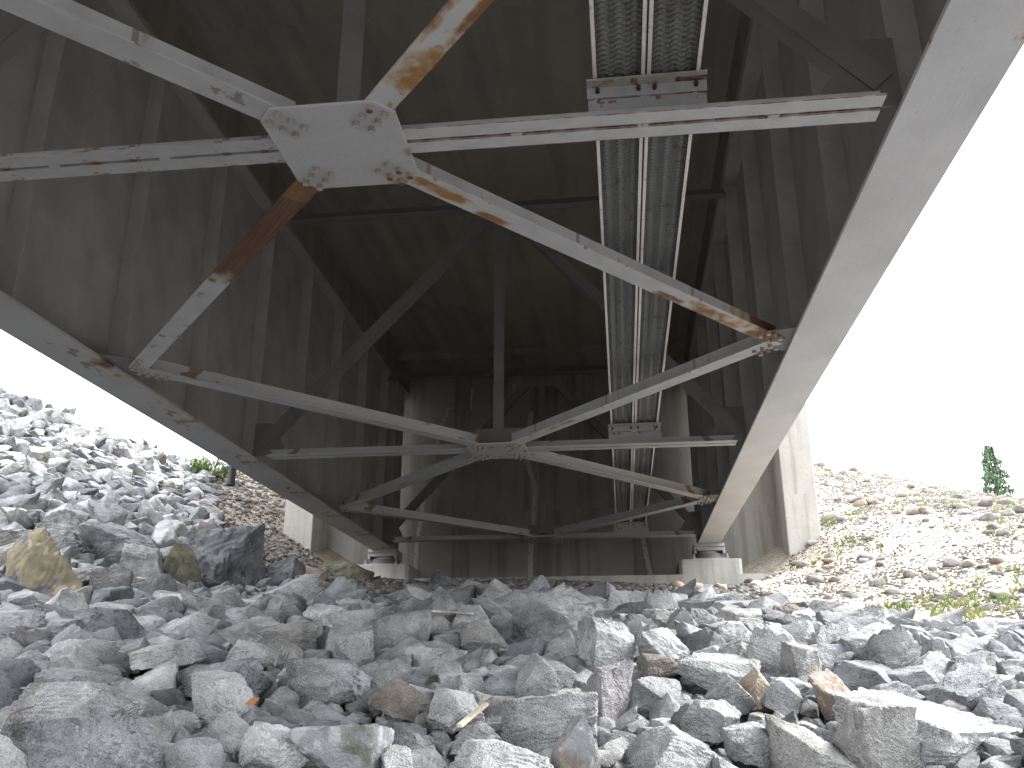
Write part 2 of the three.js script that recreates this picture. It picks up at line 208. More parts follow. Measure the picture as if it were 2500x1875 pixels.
// ------------------------------------------------------------------ the steel bridge
const bridge = thing('steel_girder_bridge', 'underside of a grey painted steel girder bridge with rusty cross bracing', 'bridge', [-1.57, 3, -9]);
const CX = -1.535, ZF = [-4.3, -11.05, -17.8], ZB = 14;
{
  const soff = part('deck_slab', box(-6.2, 3.06, 7.3, 7.55, ZB, -19.6), concDeck, bridge);
  part('end_diaphragm', box(-6.1, 2.96, 7.13, 7.3, -18.3, -19.6), concDeck, soff);
  const flangeL = rusted(2048, 64, [[0.28, 0.36, -0.2, 0.15, 0.45, 0.2], [0.395, 0.44, -0.4, 0.3, 0.85, 0.1], [0.43, 0.52, -0.4, 0.35, 0.62, 0.15], [0.5, 0.62, -0.4, 0.25, 0.6, 0.15], [0.6, 0.75, -0.4, 0.2, 0.5, 0.15], [0.1, 0.16, 0.7, 1.1, 0.45, 0.2]], 20 / 0.45, 201, 0.4, 0.33, 2);
  const flangeR = rusted(2048, 64, [[0.06, 0.18, 0.98, 1.4, 0.6, 0.35], [0.11, 0.125, 0.15, 0.3, 0.34, 0.2], [0.175, 0.19, 0.4, 0.55, 0.3, 0.2], [0.28, 0.5, 0.98, 1.4, 0.55, 0.35], [0.222, 0.23, -0.1, 0.2, 0.9, 0.1], [0.55, 0.9, 0.92, 1.3, 0.48, 0.35], [0.71, 0.72, 0.9, 1.3, 0.9, 0.2], [0.975, 1.1, 0, 1, 0.5, 0.15]], 20 / 0.45, 211, 0.1, 0.53, 6);  // same paint with a lighter base: brighter light on this flange painted in
  GX.forEach((x, gi) => {
    const inn = gi ? -1 : 1, hw = gi ? 0.225 : 0.232;
    const web = part('girder_web', box(x - 0.01, x + 0.01, FY + 0.03, 6.72, ZB, ZE), webPaint, bridge);
    const fl = beam(V(x, FY + 0.015, 0.75), V(x, FY + 0.015, ZE), hw * 2, 0.03, 0, 0, true);
    part('bottom_flange', fl, gi ? flangeR : flangeL, web);
    part('bottom_flange', box(x - hw, x + hw, FY, FY + 0.03, ZB, 0.752), paint, web);
    part('top_flange', box(x - 0.2, x + 0.2, 6.72, 6.75, ZB, ZE), webPaint, web);
    part('deck_haunch', box(x - 0.23, x + 0.23, 6.75, 7.3, ZB, -19.6), concDeck, bridge);
    for (let k = -8; k <= 12; k++) { const z = ZF[0] - 0.12 - k * 1.675; if (z < -18.4 || z > 8) continue; part('stiffener', box(x + inn * 0.011, x + inn * 0.19, FY + 0.031, 6.718, z - 0.009, z + 0.009), webPaint, web); }
    for (const z of [-18.55, -18.9, -19.2]) for (const s of [-1, 1]) part('stiffener', box(x + s * 0.011, x + s * 0.2, FY + 0.031, 6.718, z - 0.012, z + 0.012), webPaint, web);
    const weld = part('web_seam', box(x + inn * 0.01, x + inn * 0.014, 5.62, 5.635, 0, ZE + 0.1), webPaint, web); weld.castShadow = false;
  });
  // bolts
  const boltGeo = new THREE.CylinderGeometry(0.022, 0.021, 0.03, 6); boltGeo.translate(0, -0.015, 0);
  const boltSide = std({ color: lin(0.29, 0.24, 0.21), roughness: 0.85 }), boltMat = [boltSide, paint, paint], rb = std({ map: rockMap, color: lin(0.3, 0.15, 0.08), roughness: 0.9 }), boltRust = [boltSide, rb, rb];  // bolt sides dark brown: rust plus shade painted into the colour
  const bolt = (x, y, z, parent, rusty) => { parent.getWorldPosition(P0); const m = new THREE.Mesh(boltGeo, rusty ? boltRust : boltMat); m.name = 'bolt'; m.position.set(x - P0.x, y - P0.y, z - P0.z); m.rotation.y = x * 7 + z * 5; m.castShadow = m.receiveShadow = true; parent.add(m); };
  // struts, gussets
  const strutMat = [rusted(1024, 64, [[0.0, 0.03, 0, 1, 0.9, 0.3], [0.35, 0.55, 0.75, 1.1, 0.5, 0.2], [0.2, 0.3, -0.1, 0.3, 0.45, 0.6]], 3 / 0.105, 221, 1.0, 0.44), rusted(1024, 64, [[0.42, 0.5, -0.1, 0.5, 0.6, 0.25], [0.6, 0.64, 0.4, 0.9, 0.3, 0.2]], 3 / 0.105, 227, 0.55)];
  const gusMat = rusted(512, 512, [[0.66, 0.9, 0.86, 1.2, 0.85, 0.5], [0.85, 0.99, -0.1, 0.08, 0.75, 0.7]], 1, 233, 0.3, 0.4);
  ZF.forEach((zf, i) => {
    const xl = -4.53, xr = 1.5, mats = i === 0 ? strutMat : [paint, paint];
    for (const [a, b, mt, far] of [[CX + 0.2, xr, mats[0], 0], [CX - 0.2, xl, mats[1], 0]]) {
      const gs = [];
      for (const s of [-1, 1]) { gs.push(beam(V(a, FY + 0.022, zf + s * 0.066), V(b, FY + 0.022, zf + s * 0.066), 0.104, 0.011, 0, 0, true)); gs.push(beam(V(a, FY + 0.07, zf + s * 0.02), V(b, FY + 0.07, zf + s * 0.02), 0.011, 0.085, 0, 0, true)); }
      const st = part('bottom_strut', gs, mt, bridge);
      const sp = []; for (const t of [0.3, 0.55, 0.8]) { const x = mix(a, b, t); sp.push(box(x - 0.04, x + 0.04, FY + 0.03, FY + 0.1, zf - 0.013, zf + 0.013)); sp.push(box(x - 0.03, x + 0.03, FY + 0.012, FY + 0.03, zf - 0.014, zf + 0.014)); } part('spacer_plate', sp, paint, st);
    }
    const C = [[-0.29, 0.4], [-0.375, 0.3], [-0.375, -0.3], [-0.28, -0.4], [0.28, -0.4], [0.375, -0.3], [0.375, 0.3], [0.28, 0.4]].map(([x, z]) => [CX + 0.045 + x, zf + z * (i ? 0.92 : 1)]);
    const gg = extr(C, FY + 0.002, FY + 0.014); const uv = gg.attributes.uv, pp = gg.attributes.position; for (let k = 0; k < uv.count; k++) uv.setXY(k, (pp.getX(k) - CX - 0.045) / 0.8 + 0.5, (zf - pp.getZ(k)) / 0.86 + 0.5);
    const gus = part('gusset_plate', gg, i ? paint : gusMat, bridge);
    for (const sx of [-1, 1]) for (const sz of [-1, 1]) for (let r = 0; r < 3; r++) for (const c of [-1, 1]) { const d = 0.15 + 0.0 + r * 0.058, ang = Math.atan2(3.37, 2.95); const lx = Math.cos(ang), lz = Math.sin(ang), q = 0.44 - r * 0.082; bolt(CX + 0.045 + sx * (lx * q + c * lz * 0.046), FY, zf + sz * (lz * q - c * lx * 0.046) * (i ? 0.92 : 1), gus, i === 0 && sx > 0 && (sz > 0 ? r < 1 && c < 0 : r < 2)); }
  });
  // lateral bracing: tees from the gussets to the girders halfway
  const LRd = rusted(1024, 64, [[-0.05, 0.03, 0, 1.2, 1.0, 0.8], [0.03, 0.16, 0.2, 0.9, 1.0, 0.9], [0.17, 0.25, 0.5, 1.4, 1.0, 0.6], [0.61, 0.7, 0.5, 1.4, 1.1, 0.25], [0.69, 0.84, 0.1, 1.2, 0.95, 0.5], [0.82, 0.9, -0.1, 1.2, 0.85, 0.75], [0.9, 1.2, -0.2, 1.4, 1.5, 0.4]], 4.3 / 0.165, 241, 0.4, 0.42);
  const LLd = rusted(1024, 64, [[0.035, 0.42, -0.4, 1.4, 1.5, 0.12], [0.03, 0.12, 0.0, 1.2, 1.4, 0.45], [0.5, 0.62, 0, 0.4, 0.4, 0.3]], 4.3 / 0.165, 251, 0.5, 0.42);
  const URd = rusted(1024, 64, [[0.0, 0.04, 0, 1, 0.6, 0.8], [0.07, 0.17, -0.1, 1.1, 0.95, 0.95], [0.12, 0.3, -0.3, 0.3, 0.85, 0.6], [0.17, 0.45, 0.65, 1.3, 0.9, 0.5], [0.35, 0.5, 0.1, 0.8, 0.75, 0.7], [0.5, 0.8, 0, 1, 0.6, 0.6]], 4.3 / 0.165, 257, 0.8, 0.46);
  const ULd = rusted(1024, 64, [[0.2, 0.5, 0.8, 1.2, 0.4, 0.4], [0.0, 0.02, 0, 1, 0.8, 0.6]], 4.3 / 0.165, 263, 0.6, 0.4);
  const NRd = rusted(1024, 64, [[0.16, 0.33, 0.1, 0.6, 0.85, 0.5], [0.4, 0.46, 0.3, 0.8, 0.4, 0.3]], 4.3 / 0.165, 269, 0.3, 0.42);
  const tee = (x0, z0, x1, z1, mt) => { const a = V(x0, FY + 0.021, z0), b = V(x1, FY + 0.021, z1); return part('lateral_brace', [beam(a, b, 0.165, 0.012, 0, 0, true), beam(a, b, 0.011, 0.135, 0, 0.074, true)], mt, bridge); };
  const NL = -4.56, NR = 1.47;
  const joints = [[0.93, -0.93], [-7.68, -7.68], [-14.42, -14.42]];
  ZF.forEach((zf, i) => {
    const zn = -0.93 - i * 6.745, zp = zn - 6.745, lo = 0.32, L = CX + 0.045;
    const go = (sx, sz, xe, ze, mt) => { const dx = xe - L, dz = ze - zf, l = Math.hypot(dx, dz); tee(L + (dx / l) * lo, zf + (dz / l) * lo, xe, ze, mt); };
    go(1, 1, NR, zn, i === 0 ? URd : i === 1 ? NRd2() : paint); go(-1, 1, NL, zn, i === 0 ? ULd : paint);
    if (i < 2) { go(1, -1, NR, zp, i === 0 ? LRd : paint); go(-1, -1, NL, zp, i === 0 ? LLd : paint); }
    for (const [nx, gx] of [[NL, GX[0]], [NR, GX[1]]]) {
      const s = Math.sign(gx - nx), e = gx - s * 0.011;
      const pl = part('joint_plate', extr(s < 0 ? [[e, zn + 0.5], [nx + 0.12, zn + 0.2], [nx + 0.12, zn - 0.2], [e, zn - 0.5]] : [[nx - 0.1, zn + 0.2], [e, zn + 0.34], [e, zn - 0.34], [nx - 0.1, zn - 0.2]], FY + 0.034, FY + 0.044), shadedPaint, bridge);
      for (const q of [-1, 1]) for (let r = 0; r < 3; r++) for (const c of [-1, 1]) bolt(nx - s * (0.02 + r * 0.06) + c * 0.03, FY + 0.014, zn + q * (0.09 + r * 0.066) + c * q * 0.026, pl, gx > 0 && r === 1);
    }
  });
  function NRd2() { return NRd; }
  // cross frames: centre post, inverted-V diagonals, top chord
  ZF.forEach((zf) => {
    part('frame_post', [beam(V(CX + 0.05, FY + 0.12, zf - 0.01), V(CX + 0.05, 6.45, zf - 0.01), 0.14, 0.012), beam(V(CX + 0.05, FY + 0.12, zf - 0.08), V(CX + 0.05, 6.45, zf - 0.08), 0.012, 0.13)], shadedPaint, bridge);
    for (const [x, s] of [[-4.68, -1], [1.54, 1]]) { const a = V(CX + 0.05 + s * 0.2, 6.4, zf - 0.02), b = V(x, FY + 0.2, zf - 0.02), ax = b.clone().sub(a).normalize(); part('frame_diagonal', [beam(a, b, 0.012, 0.15), beam(a.clone().add(V(0, 0, -0.065)), b.clone().add(V(0, 0, -0.065)), 0.13, 0.012, 0, -0.069)], shadedPaint, bridge); }
    part('top_chord', [beam(V(-4.78, 6.56, zf), V(1.63, 6.56, zf), 0.012, 0.16), beam(V(-4.78, 6.486, zf + 0.07), V(1.63, 6.486, zf + 0.07), 0.14, 0.012)], shadedPaint, bridge);
    part('frame_gusset', box(CX - 0.35, CX + 0.45, 6.22, 6.475, zf - 0.03, zf - 0.019), shadedPaint, bridge); part('frame_gusset', box(CX - 0.25, CX + 0.35, FY + 0.12, FY + 0.3, zf + 0.006, zf + 0.016), shadedPaint, bridge);
    for (const [x, s] of [[GX[0], 1], [GX[1], -1]]) { const sh = new THREE.Shape(); sh.moveTo(0, 0.05); sh.lineTo(s * 0.42, 0.05); sh.lineTo(s * 0.42, 0.17); sh.lineTo(s * 0.22, 0.5); sh.lineTo(0, 0.5); sh.closePath(); const g = new THREE.ExtrudeGeometry(sh, { depth: 0.01, bevelEnabled: false }); g.translate(x + s * 0.19, FY, zf - 0.04); part('frame_gusset', metricUV(g), shadedPaint, bridge); }
  });
}
// ------------------------------------------------------------------ bearings under the girder ends
GX.forEach((x, i) => {
  const t = thing('bridge_bearing', i ? 'grey steel guided bearing on the right concrete pedestal' : 'grey steel guided bearing on the left concrete pedestal', 'bearing', [x, 2.66, -18.9], 'bearings at the girder ends');
  part('sole_plate', box(x - 0.3, x + 0.3, 2.935, FY - 0.002, -18.58, -19.22), paint, t);
  const up = new THREE.CylinderGeometry(0.23, 0.23, 0.05, 36); up.translate(x, 2.83, -18.9); part('pot', metricUV(up), paint, t);
  part('slide_plate', box(x - 0.26, x + 0.26, 2.857, 2.933, -18.62, -19.18), paint, t);
  for (const s of [-1, 1]) part('guide_bar', box(x + s * 0.262, x + s * 0.31, 2.80, 2.932, -18.63, -19.17), paint, t);
  part('masonry_plate', [box(x - 0.36, x + 0.36, 2.662, 2.69, -18.52, -19.28)], paint, t);
  const base = new THREE.CylinderGeometry(0.3, 0.32, 0.11, 36); base.translate(x, 2.747, -18.9); part('pot_base', metricUV(base), webMatDark(), t);
  for (const sx of [-1, 1]) for (const sz of [-1, 1]) { const b = new THREE.CylinderGeometry(0.018, 0.018, 0.09, 8).toNonIndexed(), n = new THREE.CylinderGeometry(0.034, 0.034, 0.03, 6).toNonIndexed(); b.translate(x + sx * 0.33, 2.73, -18.9 + sz * 0.34); n.translate(x + sx * 0.33, 2.705, -18.9 + sz * 0.34); part('anchor_bolt', [b, n], paint, t); }
});
function webMatDark() { return (webMatDark.m ??= std({ color: lin(0.16, 0.15, 0.14), roughness: 0.7 })); }

// ------------------------------------------------------------------ cable trays
const galvMap = tex(512, 512, (u, v) => { const q = 0.8 + 0.35 * (sA(u, v) - 0.5) + 0.2 * (sC(u, v) - 0.5), k = sstep(0.66, 0.72, sB(u, v)); return blend([q, q * 0.985, q * 0.97], [0.4, 0.25, 0.17], k * 0.5); });
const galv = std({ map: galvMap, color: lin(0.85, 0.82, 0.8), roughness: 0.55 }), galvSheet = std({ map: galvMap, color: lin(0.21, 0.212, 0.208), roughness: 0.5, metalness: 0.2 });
[[-0.042, 0.247, 'left'], [0.259, 0.551, 'right']].forEach(([a, b, side]) => {
  const z0 = 2, z1 = -17.9, t = thing('cable_tray', `${side} one of two ribbed metal cable trays running along under the deck`, 'cable tray', [(a + b) / 2, 3.4, -9], 'ribbed cable trays');
  for (const [x0, x1] of [[a, a + 0.021], [b - 0.021, b]]) part('side_rail', [box(x0, x1, 3.3, 3.306, z0, z1), box(x0 + (x0 === a ? 0 : 0.017), x0 + (x0 === a ? 0.004 : 0.021), 3.306, 3.44, z0, z1)], galv, t);
  const pitch = 0.04, n = Math.round((z0 - z1) / pitch) * 6, m = 20, pos = new Float32Array((n + 1) * (m + 1) * 3), uv = new Float32Array((n + 1) * (m + 1) * 2), idx = [], w = b - a - 0.03;
  for (let i = 0; i <= n; i++) for (let j = 0; j <= m; j++) {
    const z = mix(z0, z1, i / n), q = j / m, x = a + 0.015 + q * w, k = i * (m + 1) + j, band = Math.cos(q * Math.PI * 2 * 3), env = 0.35 + 0.65 * sstep(0, 0.06, q) * (1 - sstep(0.94, 1, q));
    const ph = (z / pitch) * Math.PI * 2 + band * 1.1;
    pos.set([x, 3.35 + env * (0.024 * Math.sin(ph) + 0.009 * Math.sin(2 * ph + 0.8)) * (0.55 + 0.45 * band) + 0.005 * band, z], k * 3); uv.set([x, z], k * 2);
    if (i < n && j < m) idx.push(k, k + 1, k + m + 1, k + 1, k + m + 2, k + m + 1);
  }
  const g = new THREE.BufferGeometry(); g.setAttribute('position', new THREE.BufferAttribute(pos, 3)); g.setAttribute('uv', new THREE.BufferAttribute(uv, 2)); g.setIndex(idx); g.computeVertexNormals();
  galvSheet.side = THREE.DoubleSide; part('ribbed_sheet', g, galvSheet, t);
});
const brRust = rusted(512, 64, [[0, 0.32, 0, 1.1, 0.75, 0.35], [0.36, 0.44, 0, 1, 0.9, 0], [0.7, 1.1, 0.3, 1.1, 1.0, 0.05], [0.45, 0.7, 0.2, 0.8, 0.55, 0.5]], 10, 281, 0.4, 0.36);
ZF.forEach((zf, i) => {
  const t = thing('tray_bracket', ['nearest steel bracket under the cable trays, its angle rusty', 'grey steel bracket under the cable trays on the middle strut', 'farthest grey steel bracket under the cable trays by the abutment'][i], 'bracket', [0.26, 3.05, zf], 'cable tray brackets on the struts');
  part('support_plate', box(-0.075, 0.585, FY + 0.115, FY + 0.205, zf - 0.012, zf), paint, t);
  part('support_angle', [beam(V(-0.08, FY + 0.248, zf + 0.002), V(0.59, FY + 0.248, zf + 0.002), 0.012, 0.07, 0, 0, true), beam(V(-0.08, FY + 0.288, zf + 0.035), V(0.59, FY + 0.293, zf + 0.035), 0.08, 0.01, 0, 0, true)], i ? paint : brRust, t);
  const bm = std({ color: lin(0.06, 0.04, 0.03) });
  for (const x of [-0.02, 0.21, 0.3, 0.53]) { const g = new THREE.CylinderGeometry(0.014, 0.014, 0.03, 6); g.rotateX(Math.PI / 2); g.translate(x, FY + 0.252, zf + 0.02); part('bolt', g, bm, t); }
});
// ------------------------------------------------------------------ black downpipe outside the left girder
{
  const t = thing('drain_pipe', 'black plastic drain pipe hanging outside the left girder', 'pipe', [-6.0, 3.17, -13.2]);
  const blk = std({ color: lin(0.02, 0.024, 0.03), roughness: 0.4 });
  const L = new THREE.LatheGeometry([[0.062, 7.28], [0.062, 3.25], [0.068, 3.25], [0.068, 3.17], [0.057, 3.17], [0.057, 4.4]].map(([x, y]) => new THREE.Vector2(x, y)), 24); L.translate(-6.0, 0, -13.2); part('pipe', L, blk, t);
  for (const y of [4.6, 6.6]) { const c = new THREE.CylinderGeometry(0.07, 0.07, 0.05, 20); c.translate(-6.0, y, -13.2); part('pipe_clamp', c, webMatDark(), t); }
}

// ------------------------------------------------------------------ rocks
const nz3 = (x, y, z) => IN.noise(x, y, z);
function rockShape(seed, kind, detail, fl = 1) { // unit rock, about 1 x 1 x 1 before scaling
  const r = RNG(seed), pl = [], rv = (j) => V(r() - 0.5, r() - 0.5, r() - 0.5).multiplyScalar(j * 2);
  const axis = [[1, 0, 0], [-1, 0, 0], [0, 1, 0], [0, -1, 0], [0, 0, 1], [0, 0, -1]];
  const jit = kind === 'round' ? 0.3 : kind === 'block' ? 0.22 : kind === 'shard' ? 0.62 : 0.4;
  for (const a of axis) pl.push([V(...a).add(rv(jit)).normalize(), 0.42 + r() * 0.08]);
  if (kind === 'tri' || kind === 'wedge') { const s = kind === 'tri' ? 0.25 : 0.33, y = 0.62 + r() * 0.2; pl.push([V(0.8, y, 0.2 - r() * 0.4).normalize(), s + r() * 0.06], [V(-0.8, y, 0.3 - r() * 0.6).normalize(), s + r() * 0.07]); if (kind === 'wedge') pl.pop(); }
  const extra = kind === 'round' ? 22 : kind === 'block' ? 5 : 8;
  for (let i = 0; i < extra; i++) pl.push([V(r() * 2 - 1, r() * 2 - 1, r() * 2 - 1).normalize(), (kind === 'round' ? 0.46 : 0.41) + r() * 0.16]);
  const k = kind === 'round' ? 9 : 110, g0 = new THREE.IcosahedronGeometry(1, detail), p = g0.attributes.position, v = V(), ox = r() * 50, strata = V(r() - 0.5, r() * 0.8 + 0.3, r() - 0.5).normalize();
  for (let i = 0; i < p.count; i++) {
    v.fromBufferAttribute(p, i).normalize(); let s = 0; for (const [n, d] of pl) { const q = v.dot(n) / d; if (q > 0) s += Math.pow(q, k); }
    let R = Math.pow(s, -1 / k), x = v.x * R, y = v.y * R, z = v.z * R;
    const n1 = nz3(x * 3 + ox, y * 3, z * 3), n2 = nz3(x * 7 + ox, y * 7, z * 7 + 4), st = (x * strata.x + y * strata.y + z * strata.z) * 11 + n1 * 2, n3 = nz3(x * 16, y * 16 + ox, z * 16);
    const step = Math.abs((((st % 1) + 1) % 1) - 0.5);
    R *= 1 + (kind === 'round' ? 0.05 * n1 + 0.015 * n2 : 0.05 * n1 + 0.055 * n2 + 0.06 * (step - 0.25) + 0.028 * n3) * fl;
    p.setXYZ(i, v.x * R, v.y * R, v.z * R);
  }
  const g = toCreasedNormals(g0, kind === 'round' ? 1.2 : 0.5); return g;
}
function chipShape(seed) { const r = RNG(seed), pts = []; for (let i = 0; i < 15; i++) { const v = V(r() - 0.5, r() - 0.5, r() - 0.5).normalize(); pts.push(v.multiplyScalar(0.44 + r() * 0.16)); } return new ConvexGeometry(pts); }

const rocks = []; // x, y, z, r of everything placed, for packing
